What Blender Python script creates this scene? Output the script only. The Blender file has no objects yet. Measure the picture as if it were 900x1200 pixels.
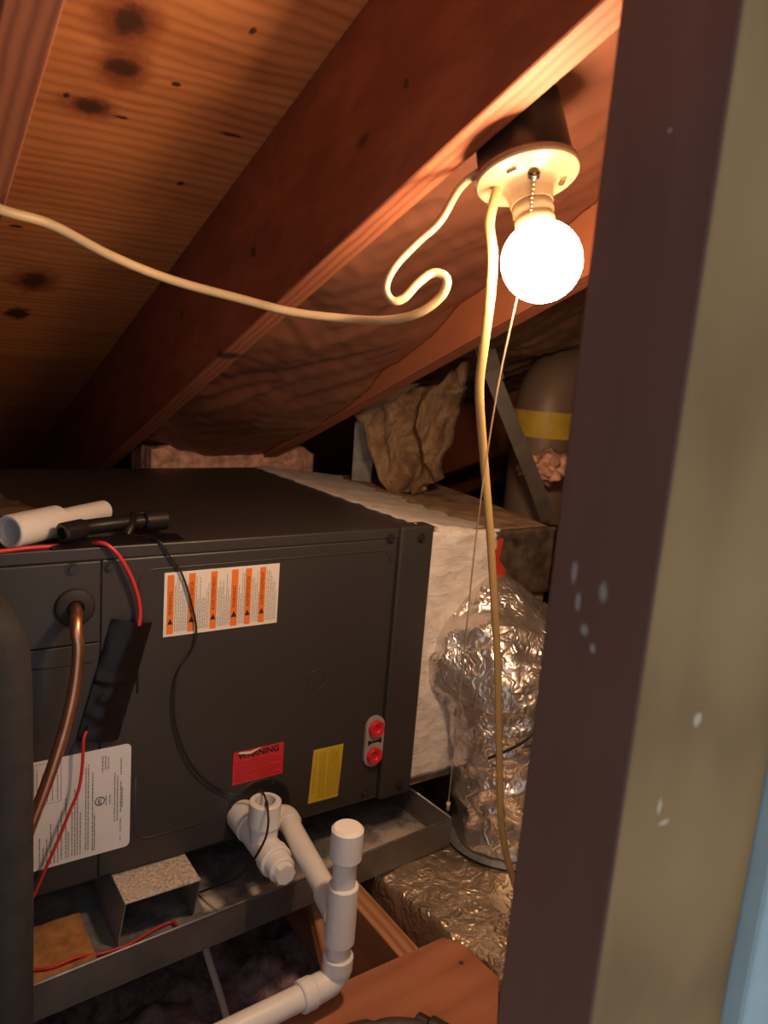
import bpy, bmesh, math, random
from mathutils import Vector, Matrix, noise
random.seed(7)
S = bpy.context.scene
COL = S.collection
PI = math.pi

# ------------------------------------------------------------------ camera, world, exposure
cam_d = bpy.data.cameras.new('camera')
cam = bpy.data.objects.new('camera', cam_d)
COL.objects.link(cam)
cam_d.sensor_fit = 'VERTICAL'
cam_d.sensor_height = 24.0
cam_d.lens = 914.745 / 1200 * 24.0
cam_d.clip_start = 0.01
_r = Vector((0.82809067, -0.55510757, 0.07823959))
_d = Vector((-0.04065757, -0.19866811, -0.97922313))
_f = Vector((0.55911789, 0.80770451, -0.18708453))
m = Matrix((( _r.x, -_d.x, -_f.x, -0.8737), (_r.y, -_d.y, -_f.y, -1.1031), (_r.z, -_d.z, -_f.z, 0.8170), (0, 0, 0, 1)))
cam.matrix_world = m
cam_d.dof.use_dof = True
cam_d.dof.focus_distance = 1.15
cam_d.dof.aperture_fstop = 4.2
S.camera = cam

w = bpy.data.worlds.new('hallway_daylight')
S.world = w
w.use_nodes = True
w.node_tree.nodes['Background'].inputs[0].default_value = (0.90, 0.95, 1.0, 1)
w.node_tree.nodes['Background'].inputs[1].default_value = 0.62

S.view_settings.view_transform = 'Standard'
S.view_settings.look = 'None'
S.view_settings.gamma = 1
S.view_settings.use_curve_mapping = False
S.view_settings.exposure = 0.0
BULB_STRENGTH = 285.0
BULB_COLOUR = (1.0, 0.64, 0.37, 1)

# ------------------------------------------------------------------ materials
MATS = {}
def newmat(name):
    mt = bpy.data.materials.new(name)
    mt.use_nodes = True
    MATS[name] = mt
    return mt, mt.node_tree, mt.node_tree.nodes['Principled BSDF']
def N(nt, typ, **kw):
    n = nt.nodes.new(typ)
    for k, v in kw.items():
        setattr(n, k, v)
    return n
def setin(n, **kw):
    for k, v in kw.items():
        n.inputs[k.replace('_', ' ')].default_value = v
def ramp(nt, src, stops):
    r = N(nt, 'ShaderNodeValToRGB')
    cr = r.color_ramp
    cr.elements[0].position, cr.elements[0].color = stops[0][0], (*stops[0][1], 1)
    cr.elements[1].position, cr.elements[1].color = stops[-1][0], (*stops[-1][1], 1)
    for p, c in stops[1:-1]:
        e = cr.elements.new(p); e.color = (*c, 1)
    nt.links.new(src, r.inputs[0])
    return r.outputs[0]
def coords(nt, scale=(1, 1, 1), rot=(0, 0, 0)):
    tc = N(nt, 'ShaderNodeTexCoord')
    mp = N(nt, 'ShaderNodeMapping')
    mp.inputs['Scale'].default_value = scale
    mp.inputs['Rotation'].default_value = rot
    nt.links.new(tc.outputs['Object'], mp.inputs[0])
    return mp.outputs[0], tc.outputs['Object']
def noise_tex(nt, vec, scale, detail=4, rough=.55, dist=0.0):
    n = N(nt, 'ShaderNodeTexNoise')
    setin(n, Scale=scale, Detail=detail, Roughness=rough, Distortion=dist)
    nt.links.new(vec, n.inputs['Vector'])
    return n.outputs[0]
def mix(nt, fac, a, b, typ='MIX'):
    mx = N(nt, 'ShaderNodeMixRGB', blend_type=typ)
    for i, v in ((0, fac), (1, a), (2, b)):
        if hasattr(v, 'is_linked') or hasattr(v, 'links'):
            nt.links.new(v, mx.inputs[i])
        elif isinstance(v, (int, float)):
            mx.inputs[i].default_value = v
        else:
            mx.inputs[i].default_value = (*v, 1)
    return mx.outputs[0]
def bump(nt, bs, h, strength=.3, dist=.002):
    b = N(nt, 'ShaderNodeBump')
    b.inputs['Strength'].default_value = strength
    b.inputs['Distance'].default_value = dist
    nt.links.new(h, b.inputs['Height'])
    nt.links.new(b.outputs[0], bs.inputs['Normal'])
def spots(nt, vec, colour, lst, spotcol, wob=.25, wscale=40, inner=.35, rings=False):
    """marks with a place and a shape of their own: knots, scuffs, stains"""
    nz = noise_tex(nt, vec, wscale, 3)
    for c, r in lst:
        sub = N(nt, 'ShaderNodeVectorMath', operation='SUBTRACT'); sub.inputs[1].default_value = c
        nt.links.new(vec, sub.inputs[0])
        ml = N(nt, 'ShaderNodeVectorMath', operation='DIVIDE'); ml.inputs[1].default_value = r
        nt.links.new(sub.outputs[0], ml.inputs[0])
        ln = N(nt, 'ShaderNodeVectorMath', operation='LENGTH')
        nt.links.new(ml.outputs[0], ln.inputs[0])
        ad = N(nt, 'ShaderNodeMath', operation='MULTIPLY_ADD'); ad.inputs[1].default_value = wob * 2
        nt.links.new(nz, ad.inputs[0])
        nt.links.new(ln.outputs['Value'], ad.inputs[2])
        mr = N(nt, 'ShaderNodeMapRange'); mr.interpolation_type = 'SMOOTHSTEP'
        setin(mr, From_Min=inner + wob, From_Max=1.0 + wob, To_Min=1.0, To_Max=0.0)
        nt.links.new(ad.outputs[0], mr.inputs[0])
        fac = mr.outputs[0]
        if rings:
            sn = N(nt, 'ShaderNodeMath', operation='SINE')
            mu = N(nt, 'ShaderNodeMath', operation='MULTIPLY'); mu.inputs[1].default_value = 13
            nt.links.new(ad.outputs[0], mu.inputs[0]); nt.links.new(mu.outputs[0], sn.inputs[0])
            m2 = N(nt, 'ShaderNodeMapRange'); setin(m2, From_Min=-1, From_Max=1, To_Min=.65, To_Max=1.0)
            nt.links.new(sn.outputs[0], m2.inputs[0])
            m3 = N(nt, 'ShaderNodeMath', operation='MULTIPLY')
            nt.links.new(m2.outputs[0], m3.inputs[0]); nt.links.new(fac, m3.inputs[1])
            fac = m3.outputs[0]
        colour = mix(nt, fac, colour, spotcol)
    return colour
def wood(name, stops, stretch, wave_axis=None, wscale=8, wdist=4, knots=(), knotcol=(.05, .02, .012), rough=.6, extra=None, nscale=14, wmix=.5, rings=True, wob=.25, prof='SIN', dscale=1.2, ews=70):
    mt, nt, bs = newmat(name)
    v, ob = coords(nt, stretch)
    n1 = noise_tex(nt, v, nscale, 6, .6, .6)
    col = ramp(nt, n1, stops)
    h = n1
    if wave_axis:
        wv = N(nt, 'ShaderNodeTexWave', wave_type='BANDS', bands_direction=wave_axis, wave_profile=prof)
        setin(wv, Scale=wscale, Distortion=wdist, Detail=3, Detail_Scale=dscale, Detail_Roughness=.55)
        v2, _ = coords(nt, tuple(.35 + .65 * (1 if s > .5 else s) if s < .9 else 1 for s in [x / max(stretch) for x in stretch]))
        nt.links.new(v2, wv.inputs['Vector'])
        lo = [tuple(x * .62 for x in stops[0][1]), tuple(min(1, x * 1.12) for x in stops[-1][1])]
        wc = ramp(nt, wv.outputs[1], [(0.0, lo[1]), (.7, tuple((a + b) / 2 for a, b in zip(*lo))), (1.0, lo[0])])
        col = mix(nt, wmix, col, wc)
    vb, _ = coords(nt, (1, 1, 1))
    big = noise_tex(nt, vb, 3.5, 3)
    col = mix(nt, .5, col, ramp(nt, big, [(.3, (.62, .55, .5)), (.7, (1, 1, 1))]), 'MULTIPLY')
    if knots:
        col = spots(nt, ob, col, knots, knotcol, rings=rings, wob=wob)
    if extra:
        col = spots(nt, ob, col, extra[0], extra[1], wob=.5, wscale=ews)
    nt.links.new(col, bs.inputs['Base Color'])
    bs.inputs['Roughness'].default_value = rough
    bump(nt, bs, h, .35, .0015)
    return mt
def plain(name, col, rough=.5, metal=0.0, var=.18, vscale=25, bumpy=0.0, bscale=200, spec=None, coat=None):
    mt, nt, bs = newmat(name)
    v, ob = coords(nt)
    n1 = noise_tex(nt, v, vscale, 5, .6)
    c = ramp(nt, n1, [(.3, tuple(x * (1 - var) for x in col)), (.7, tuple(min(1, x * (1 + var)) for x in col))])
    nt.links.new(c, bs.inputs['Base Color'])
    bs.inputs['Roughness'].default_value = rough
    bs.inputs['Metallic'].default_value = metal
    if spec is not None:
        bs.inputs['Specular IOR Level'].default_value = spec
    if bumpy:
        bump(nt, bs, noise_tex(nt, v, bscale, 4), bumpy, .002)
    return mt

AX = (1, 1, 1)
# roof sheathing: grain runs across the rafters (local X)
deck_mat = wood('roof_plywood', [(.25, (.42, .14, .045)), (.5, (.62, .225, .072)), (.75, (.76, .325, .12))], (.10, 1.6, 1), 'Y', 16, 7.5,
    knots=[((-.600, -.235, .234), (.052, .066, .2)), ((-.588, -.160, .234), (.046, .050, .2)), ((-.607, -.078, .234), (.05, .034, .2)), ((-.585, .445, .234), (.06, .07, .2))],
    knotcol=(.27, .075, .028), rough=.55, wmix=.26, dscale=.6, rings=False, wob=.3,
    extra=([((-.600, -.237, .234), (.026, .030, .2)), ((-.588, -.162, .234), (.024, .022, .2)), ((-.605, -.079, .234), (.030, .018, .2)), ((-.637, -.088, .234), (.006, .008, .2)), ((-.565, -.072, .234), (.012, .004, .2)),
           ((-.585, .445, .234), (.03, .045, .2)), ((-.592, .60, .234), (.03, .04, .2)), ((-.444, .05, .234), (.008, .01, .2)), ((-.47, -.28, .234), (.006, .008, .2)), ((-.52, -.16, .234), (.009, .006, .2)),
           ((-.655, .21, .234), (.012, .008, .2)), ((-.645, .255, .234), (.014, .006, .2)), ((-.42, -.09, .234), (.02, .006, .2))], (.075, .028, .016)))
rafter_mat = wood('rafter_lumber', [(.25, (.25, .076, .038)), (.5, (.31, .098, .046)), (.8, (.38, .130, .060))], (1.5, .08, 1.5), 'X', 26, 2.2,
    knots=[((-.37, -.02, .10), (.05, .012, .012)), ((-.37, .29, .13), (.05, .011, .011)), ((-.37, -.33, .09), (.05, .02, .008)), ((-.37, -.42, .10), (.05, .007, .007)),
           ((-.355, .145, 0), (.03, .02, .02))], knotcol=(.06, .025, .018), rough=.6, wmix=.5, rings=False)
joist_mat = wood('joist_lumber', [(.25, (.30, .12, .06)), (.5, (.42, .19, .09)), (.8, (.52, .27, .14))], (1.5, .1, 1.5), 'X', 18, 2.0)
ply_mat = wood('floor_plywood', [(.25, (.26, .085, .042)), (.5, (.38, .14, .07)), (.8, (.47, .19, .10))], (.25, 1.3, 1), 'Y', 6, 3.0, wmix=.2, knots=[((-.13, -.335, -.08), (.006, .006, .05))], rings=False)
tan_mat = wood('stud_bare_wood', [(.2, (.21, .118, .040)), (.5, (.30, .178, .066)), (.8, (.36, .222, .092))], (1.2, 1.2, .3), 'Z', 2.6, 6.0, rough=.75, nscale=7, wmix=.32,
    extra=([((-.415, -.826, .60), (.006, .05, .006)), ((-.435, -.826, .53), (.008, .05, .003)), ((-.442, -.826, .545), (.003, .05, .008))], (.50, .41, .30)))
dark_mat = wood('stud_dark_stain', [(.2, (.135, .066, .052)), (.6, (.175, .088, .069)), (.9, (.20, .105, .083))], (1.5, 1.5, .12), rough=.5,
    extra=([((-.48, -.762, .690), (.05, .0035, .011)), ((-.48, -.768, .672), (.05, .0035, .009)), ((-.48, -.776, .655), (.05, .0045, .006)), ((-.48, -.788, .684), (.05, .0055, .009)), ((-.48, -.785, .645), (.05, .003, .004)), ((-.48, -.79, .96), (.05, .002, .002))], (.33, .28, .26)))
plain('kraft', (.175, .066, .038), .5, var=.16, vscale=7, bumpy=.25, bscale=22)
plain('dark_kraft', (.16, .085, .05), .6, var=.35, vscale=9, bumpy=.6, bscale=40)
def fibre():
    mt, nt, bs = newmat('fibreglass')
    v, ob = coords(nt, (1, 1, .6), (.4, .3, 0))
    n1 = noise_tex(nt, v, 13, 7, .72, 1.2)
    nt.links.new(ramp(nt, n1, [(.34, (.09, .05, .032)), (.5, (.26, .155, .09)), (.66, (.52, .36, .22))]), bs.inputs['Base Color'])
    bs.inputs['Roughness'].default_value = .95
    bump(nt, bs, noise_tex(nt, v, 70, 6, .75), 1.0, .006)
fibre()
plain('pink_fibreglass', (.66, .36, .27), .95, var=.5, vscale=40, bumpy=1.0, bscale=140)
plain('floor_insulation', (.27, .19, .22), .95, var=.6, vscale=45, bumpy=1.0, bscale=160)
plain('cabinet_paint', (.040, .036, .035), .42, var=.07, vscale=6, bumpy=.06, bscale=400)
plain('cabinet_seam', (.012, .011, .011), .6)
plain('black_plastic', (.012, .012, .013), .3, var=.1)
plain('black_rubber', (.02, .018, .018), .65, var=.2)
plain('foam_insulation', (.030, .026, .024), .85, var=.3, vscale=30, bumpy=.3, bscale=300)
plain('black_tape', (.010, .008, .008), .28, var=.1, bumpy=.35, bscale=25, spec=.22)
plain('white_pvc', (.72, .70, .68), .36, var=.05, vscale=12)
plain('pvc_socket_inside', (.42, .43, .45), .5)
plain('porcelain', (.27, .185, .11), .35, var=.04)
plain('dull_steel', (.075, .065, .058), .45, .3, var=.25, vscale=30)
plain('copper', (.72, .36, .21), .38, 1.0, var=.3, vscale=18)
plain('scuffed_foil', (.16, .12, .09), .4, .5, var=.7, vscale=26, bumpy=.6, bscale=40)
plain('pan_steel', (.20, .18, .17), .40, .5, var=.3, vscale=9)
plain('steel_screw', (.08, .075, .07), .4, .8)
plain('red_wire', (.55, .03, .035), .4, var=.08)
plain('black_wire', (.012, .012, .012), .45)
plain('cable_sheath', (.46, .32, .13), .45, var=.06)
plain('pale_cable_sheath', (.46, .34, .19), .45, var=.06)
plain('string', (.34, .25, .16), .7)
plain('brass', (.55, .42, .26), .3, 1.0)
plain('label_white', (.72, .70, .70), .45, var=.02)
plain('label_cream', (.78, .72, .66), .45, var=.03)
plain('label_orange', (.80, .20, .03), .45, var=.05)
plain('label_red', (.62, .03, .04), .4, var=.05)
plain('label_yellow', (.62, .44, .03), .45, var=.05)
plain('print_black', (.02, .02, .02), .5)
plain('print_grey', (.20, .19, .19), .5)
plain('print_dark_red', (.2, .012, .015), .5)
plain('print_ochre', (.28, .19, .02), .5)
plain('plug_red', (.65, .02, .04), .4)
plain('plug_grey', (.36, .34, .33), .5)
plain('blue_trim', (.30, .42, .47), .5, var=.08)
plain('wall_board', (.22, .17, .14), .8, var=.2)
plain('debris_wood', (.36, .17, .06), .85, var=.4, vscale=40, bumpy=.6, bscale=80)
plain('yellow_tape', (.52, .36, .04), .5)
plain('plastic_film', (.16, .11, .08), .25, var=.3, bumpy=.5, bscale=40)
plain('hammer_steel', (.06, .05, .045), .38, .7, var=.3, vscale=60)
plain('hammer_grip', (.05, .035, .025), .6, var=.4, vscale=60)
plain('grey_duct', (.22, .155, .115), .5, .25, var=.15, vscale=7)
plain('red_tape', (.5, .05, .03), .5)

def foil_mat(name, col, rough, bscale, bstr):
    mt, nt, bs = newmat(name)
    v, ob = coords(nt)
    n1 = noise_tex(nt, v, 9, 4)
    nt.links.new(ramp(nt, n1, [(.3, tuple(x * .6 for x in col)), (.7, col)]), bs.inputs['Base Color'])
    bs.inputs['Metallic'].default_value = .85
    bs.inputs['Roughness'].default_value = rough
    dv = noise_tex(nt, v, 14, 3)
    vo = N(nt, 'ShaderNodeTexVoronoi', feature='DISTANCE_TO_EDGE')
    vo.inputs['Scale'].default_value = bscale
    ad = N(nt, 'ShaderNodeMixRGB'); ad.inputs[0].default_value = .25
    nt.links.new(v, ad.inputs[1]); nt.links.new(dv, ad.inputs[2])
    nt.links.new(ad.outputs[0], vo.inputs['Vector'])
    bump(nt, bs, vo.outputs[0], bstr, .01)
    return mt
foil_mat('foil', (.90, .84, .80), .30, 22, .55)
foil_mat('foil_tan', (.88, .72, .54), .36, 20, .75)

def galvanised():
    mt, nt, bs = newmat('galvanised')
    v, ob = coords(nt)
    vo = N(nt, 'ShaderNodeTexVoronoi'); vo.inputs['Scale'].default_value = 70
    nt.links.new(v, vo.inputs['Vector'])
    c = ramp(nt, vo.outputs['Distance'], [(0, (.30, .31, .33)), (1, (.44, .44, .45))])
    n2 = noise_tex(nt, v, 10, 5)
    c = mix(nt, .6, c, ramp(nt, n2, [(.35, (.35, .33, .32)), (.65, (1, 1, 1))]), 'MULTIPLY')
    nt.links.new(c, bs.inputs['Base Color'])
    bs.inputs['Metallic'].default_value = .45
    bs.inputs['Roughness'].default_value = .36
    return mt
galvanised()
def panfloor():
    mt, nt, bs = newmat('pan_bottom')
    v, ob = coords(nt)
    n1 = noise_tex(nt, v, 16, 6, .7)
    # pale drips of mastic and rust grit that fell into the pan
    c = ramp(nt, n1, [(.40, (.10, .115, .13)), (.52, (.22, .21, .21)), (.66, (.36, .30, .26))])
    c = spots(nt, ob, c, [((-.07, .06, 0), (.09, .06, .1)), ((-.20, .05, 0), (.13, .05, .1)), ((-.36, .06, 0), (.07, .035, .1)), ((-.45, .09, 0), (.05, .03, .1)), ((-.58, .03, 0), (.12, .025, .1))], (.66, .58, .52), wob=.6, wscale=38)
    nt.links.new(c, bs.inputs['Base Color'])
    bs.inputs['Roughness'].default_value = .5
    bs.inputs['Metallic'].default_value = .12
    bump(nt, bs, n1, .4, .003)
    return mt
panfloor()
def grit():
    mt, nt, bs = newmat('gritty_steel')
    v, ob = coords(nt)
    n1 = noise_tex(nt, v, 190, 4, .8)
    nt.links.new(ramp(nt, n1, [(.35, (.22, .17, .13)), (.5, (.52, .44, .37)), (.65, (.68, .60, .52))]), bs.inputs['Base Color'])
    bs.inputs['Roughness'].default_value = .85
    return mt
grit()
def mastic():
    mt, nt, bs = newmat('mastic')
    v, ob = coords(nt, (1, 1, 2.2), (0, .5, .3))
    n1 = noise_tex(nt, v, 30, 5, .6, .5)
    nt.links.new(ramp(nt, n1, [(.3, (.64, .57, .52)), (.6, (.80, .75, .71))]), bs.inputs['Base Color'])
    bs.inputs['Roughness'].default_value = .6
    bump(nt, bs, n1, .7, .006)
    return mt
mastic()
def ductboard():
    mt, nt, bs = newmat('ductboard')
    v, ob = coords(nt)
    n1 = noise_tex(nt, v, 12, 6, .7)
    nt.links.new(ramp(nt, n1, [(.36, (.16, .10, .06)), (.46, (.34, .22, .13)), (.62, (.50, .36, .22))]), bs.inputs['Base Color'])
    bs.inputs['Roughness'].default_value = .7
    bump(nt, bs, n1, .5, .004)
    return mt
ductboard()
def bulb_mat():
    mt, nt, bs = newmat('bulb_glow')
    bs.inputs['Base Color'].default_value = (.9, .85, .75, 1)
    bs.inputs['Emission Color'].default_value = BULB_COLOUR
    # frosted globe: emission dimmed towards the socket so the canopy does not clip
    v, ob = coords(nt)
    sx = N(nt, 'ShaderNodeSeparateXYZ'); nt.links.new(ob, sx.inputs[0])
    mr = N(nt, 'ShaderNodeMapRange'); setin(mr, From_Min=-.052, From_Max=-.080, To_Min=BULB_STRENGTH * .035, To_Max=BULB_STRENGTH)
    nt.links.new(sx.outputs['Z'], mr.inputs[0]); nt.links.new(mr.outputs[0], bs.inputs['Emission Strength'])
    return mt
bulb_mat()

# ------------------------------------------------------------------ mesh helpers
def link(name, bm, mat=None, parent=None, smooth=False, angle=None):
    bmesh.ops.recalc_face_normals(bm, faces=bm.faces[:])
    me = bpy.data.meshes.new(name)
    bm.to_mesh(me); bm.free()
    mats = mat if isinstance(mat, (list, tuple)) else [mat]
    for x in mats:
        if x is not None:
            me.materials.append(MATS[x] if isinstance(x, str) else x)
    if smooth:
        me.shade_smooth()
        if angle is not None:
            me.set_sharp_from_angle(angle=math.radians(angle))
    o = bpy.data.objects.new(name, me)
    COL.objects.link(o)
    if parent is not None:
        o.parent = parent
    return o
def empty(name, loc=(0, 0, 0), rot=(0, 0, 0)):
    o = bpy.data.objects.new(name, None)
    o.empty_display_size = .05
    o.location = loc; o.rotation_euler = rot
    COL.objects.link(o)
    return o
def tag(o, label, cat, group=None):
    o['label'] = label; o['category'] = cat
    if group: o['group'] = group
    return o
def struct(o, label=None):
    o['kind'] = 'structure'
    if label: o['label'] = label
    return o
def box(bm, lo, hi, bev=0.0, seg=1):
    r = bmesh.ops.create_cube(bm, size=1)
    vs = r['verts']
    for v in vs:
        v.co = Vector([(lo[i] + hi[i]) / 2 + v.co[i] * (hi[i] - lo[i]) for i in range(3)])
    if bev:
        es = list({e for v in vs for e in v.link_edges})
        bmesh.ops.bevel(bm, geom=es, offset=bev, segments=seg, affect='EDGES', profile=.5)
    return bm
def BX(lo, hi, bev=0.0, seg=1):
    return box(bmesh.new(), lo, hi, bev, seg)
def prism(bm, pts, vec):
    """closed polygon pts (3-D) extruded along vec"""
    vec = Vector(vec)
    a = [bm.verts.new(Vector(p)) for p in pts]
    b = [bm.verts.new(Vector(p) + vec) for p in pts]
    bm.faces.new(a); bm.faces.new(b[::-1])
    n = len(a)
    for i in range(n):
        bm.faces.new([a[i], b[i], b[(i + 1) % n], a[(i + 1) % n]])
    return bm
def catmull(pts, sub=6):
    P = [Vector(p) for p in pts]
    if len(P) < 3: return P
    Q = [P[0] * 2 - P[1]] + P + [P[-1] * 2 - P[-2]]
    out = []
    for i in range(1, len(Q) - 2):
        p0, p1, p2, p3 = Q[i - 1:i + 3]
        for k in range(sub):
            t = k / sub
            out.append(.5 * ((2 * p1) + (p2 - p0) * t + (2 * p0 - 5 * p1 + 4 * p2 - p3) * t * t + (3 * p1 - p0 - 3 * p2 + p3) * t ** 3))
    out.append(P[-1])
    return out
def tube(bm, pts, r, seg=10, r2=None, sub=6, up=None, caps=True, disp=None):
    """r: radius or function of 0..1; r2: second half-axis for a flat cable"""
    P = catmull(pts, sub) if sub > 1 else [Vector(p) for p in pts]
    n = len(P)
    rings = []
    u = None
    for i in range(n):
        t = (P[min(i + 1, n - 1)] - P[max(i - 1, 0)]).normalized()
        if u is None:
            ref = Vector(up) if up else (Vector((0, 0, 1)) if abs(t.z) < .9 else Vector((1, 0, 0)))
            u = (ref - t * ref.dot(t)).normalized()
        else:
            u = (u - t * u.dot(t)).normalized()
        v = t.cross(u)
        rr = r(i / (n - 1)) if callable(r) else r
        rb = (r2 if r2 else rr)
        ring = []
        for k in range(seg):
            a = 2 * PI * k / seg
            d = u * (math.cos(a) * rr) + v * (math.sin(a) * rb)
            co = P[i] + d
            if disp: co = co + d.normalized() * disp(co, i / (n - 1), a)
            ring.append(bm.verts.new(co))
        rings.append(ring)
    for i in range(n - 1):
        for k in range(seg):
            bm.faces.new([rings[i][k], rings[i][(k + 1) % seg], rings[i + 1][(k + 1) % seg], rings[i + 1][k]])
    if caps:
        bm.faces.new(rings[0][::-1]); bm.faces.new(rings[-1])
    return bm
def cyl(bm, a, b, r, seg=24, rb=None):
    return tube(bm, [a, b], (lambda t: r + ((rb if rb is not None else r) - r) * t), seg, sub=1)
def lathe(bm, prof, seg=40, close=False):
    """prof: list of (radius, z) about local Z"""
    rings = []
    for r, z in prof:
        if r < 1e-6:
            rings.append([bm.verts.new((0, 0, z))])
        else:
            rings.append([bm.verts.new((r * math.cos(2 * PI * k / seg), r * math.sin(2 * PI * k / seg), z)) for k in range(seg)])
    for a, b in zip(rings, rings[1:]):
        for k in range(seg):
            k2 = (k + 1) % seg
            if len(a) == 1 and len(b) == 1: continue
            if len(a) == 1: bm.faces.new([a[0], b[k], b[k2]])
            elif len(b) == 1: bm.faces.new([a[k], b[0], a[k2]])
            else: bm.faces.new([a[k], b[k], b[k2], a[k2]])
    return bm
def collar(bm, a, b, R, bev=.0018, seg=28, r_in=None, depth=.015):
    """pipe fitting sleeve from a to b with eased rims; r_in gives an open socket at b"""
    a, b = Vector(a), Vector(b)
    L = (b - a).length
    prof = [(0, 0), (R - bev, 0), (R, bev), (R, L - bev), (R - bev, L)]
    if r_in:
        prof += [(r_in, L), (r_in * .97, L - depth), (0, L - depth)]
    else:
        prof += [(0, L)]
    tmp = bmesh.new()
    lathe(tmp, prof, seg)
    q = (b - a).to_track_quat('Z', 'Y').to_matrix().to_4x4()
    bmesh.ops.transform(tmp, matrix=Matrix.Translation(a) @ q, verts=tmp.verts)
    me = bpy.data.meshes.new('tmp'); tmp.to_mesh(me); tmp.free()
    bm.from_mesh(me); bpy.data.meshes.remove(me)
    return bm
def nz(p, s, seed=0.0):
    return noise.noise(Vector((p[0] * s + seed, p[1] * s + seed * 1.7, p[2] * s - seed)))
def sheet_solid(nx, ny, f, g):
    """closed slab between surfaces f(u,v) and g(u,v)"""
    bm = bmesh.new()
    A = [[bm.verts.new(f(i / nx, j / ny)) for j in range(ny + 1)] for i in range(nx + 1)]
    B = [[bm.verts.new(g(i / nx, j / ny)) for j in range(ny + 1)] for i in range(nx + 1)]
    for i in range(nx):
        for j in range(ny):
            bm.faces.new([A[i][j], A[i + 1][j], A[i + 1][j + 1], A[i][j + 1]])
            bm.faces.new([B[i][j], B[i][j + 1], B[i + 1][j + 1], B[i + 1][j]])
    for i in range(nx):
        bm.faces.new([A[i][0], B[i][0], B[i + 1][0], A[i + 1][0]])
        bm.faces.new([A[i][ny], A[i + 1][ny], B[i + 1][ny], B[i][ny]])
    for j in range(ny):
        bm.faces.new([A[0][j], A[0][j + 1], B[0][j + 1], B[0][j]])
        bm.faces.new([A[nx][j], B[nx][j], B[nx][j + 1], A[nx][j + 1]])
    return bm
def blob(name, c, r, mat, parent=None, amp=.25, freq=9, seed=0, sub=4, squash=None):
    bm = bmesh.new()
    bmesh.ops.create_icosphere(bm, subdivisions=sub, radius=1)
    for v in bm.verts:
        d = v.co.copy()
        k = 1 + amp * nz(d, freq * .25, seed) * 1.6 + amp * .6 * nz(d, freq * .7, seed + 3) + amp * .3 * nz(d, freq * 2.0, seed + 5)
        v.co = Vector(c) + Vector((d.x * r[0] * k, d.y * r[1] * k, d.z * r[2] * k))
        if squash is not None: v.co.z = max(v.co.z, squash)
    return link(name, bm, mat, parent, True)

# ------------------------------------------------------------------ the setting: roof, walls, floor
SL = math.atan(.399)
ROT = (-SL, 0, 0)
ceiling = link('ceiling', BX((-1.7, -1.1, .234), (1.75, 2.1, .25)), 'roof_plywood')
ceiling.location = (0, 0, .862); ceiling.rotation_euler = ROT
struct(ceiling, 'knotty plywood roof deck sloping down to the back')
for i, x in enumerate((-1.182, -.776, -.37, .036, .848, 1.254)):
    link('rafter', BX((x, -1.05, 0), (x + .038, 2.0, .2335), .0015), 'rafter_lumber', ceiling)

def wall(name, lo, hi, mat='wall_board', label=None):
    return struct(link(name, BX(lo, hi), mat), label)
wall('wall_left', (-1.74, -.74, -.5), (-1.70, 1.98, 1.6))  # side and back walls: unseen enclosure, added to block the world light
wall('wall_right', (1.75, -.74, -.5), (1.79, 1.98, 1.6))
wall('wall_back', (-1.74, 1.94, -.5), (1.79, 1.98, .5))
bm = bmesh.new()
box(bm, (-1.74, -.826, -.5), (-1.30, -.74, 1.6)); box(bm, (-.27, -.826, -.5), (1.79, -.74, 1.6))
box(bm, (-1.30, -.826, 1.2), (-.27, -.74, 1.6)); box(bm, (-1.30, -.826, -.5), (-.27, -.74, -.16))
struct(link('wall_front', bm, 'wall_board'), 'wall around the attic access opening')
wall('floor', (-1.74, -.74, -.52), (1.79, 1.98, -.5), 'wall_board', 'ceiling board below the attic insulation')

# access opening in the foreground: one stud, dark on the opening side, bare towards the viewer
door = struct(empty('door_1', (-.48, -.826, -.16)), 'framed attic access opening in the right foreground')
bm = BX((-.48, -.826, -.16), (-.311, -.741, 1.2), .0025, 2)
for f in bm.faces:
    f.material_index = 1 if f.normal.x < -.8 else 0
st = link('stud', bm, ['stud_bare_wood', 'stud_dark_stain'], None)
st.parent = door; st.matrix_parent_inverse = Matrix.Translation((.48, .826, .16))
st['label'] = 'wide bare stud with a dark stained side'
et = link('edge_trim', BX((-.309, -.842, -.16), (-.262, -.80, 1.2), .004, 2), 'blue_trim', None)
et.parent = door; et.matrix_parent_inverse = Matrix.Translation((.48, .826, .16))
et['label'] = 'pale blue trim edge'

# floor insulation between the joists
def ins(u, v):
    x = -1.6 + 3.2 * u; y = -.7 + 2.5 * v
    h = -.32 + .05 * nz((x, y, 0), 7) + .03 * nz((x, y, 1), 19) + .018 * nz((x, y, 2), 45)
    return Vector((x, y, h))
o = link('loose_insulation', sheet_solid(190, 150, lambda u, v: Vector((-1.6 + 3.2 * u, -.7 + 2.5 * v, -.49)), ins), 'floor_insulation', None, True)
o['kind'] = 'stuff'; tag(o, 'loose purplish grey insulation filling the floor between joists', 'insulation')

# joists
def timber(name, lo, hi, label, cat='joist', mat='joist_lumber', rot=None):
    o = link(name, BX(lo, hi, .0015), mat)
    return tag(o, label, cat)
timber('floor_joist', (-.196, -.70, -.29), (-.158, 1.7, -.0945), 'reddish wooden joist running back under the drain pan end')
timber('floor_joist', (-.78, -.70, -.29), (-.742, 1.7, -.0945), 'wooden joist behind the black foam pipe at left')
# slanted board left of the joist
bm = bmesh.new()
prism(bm, [(-.230, -.03, -.125), (-.202, -.03, -.125), (-.232, -.30, -.36), (-.262, -.30, -.36)], (0, .036, .012))
tag(link('truss_brace', bm, 'joist_lumber'), 'slanted thin wooden brace left of the reddish joist', 'brace')
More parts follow.
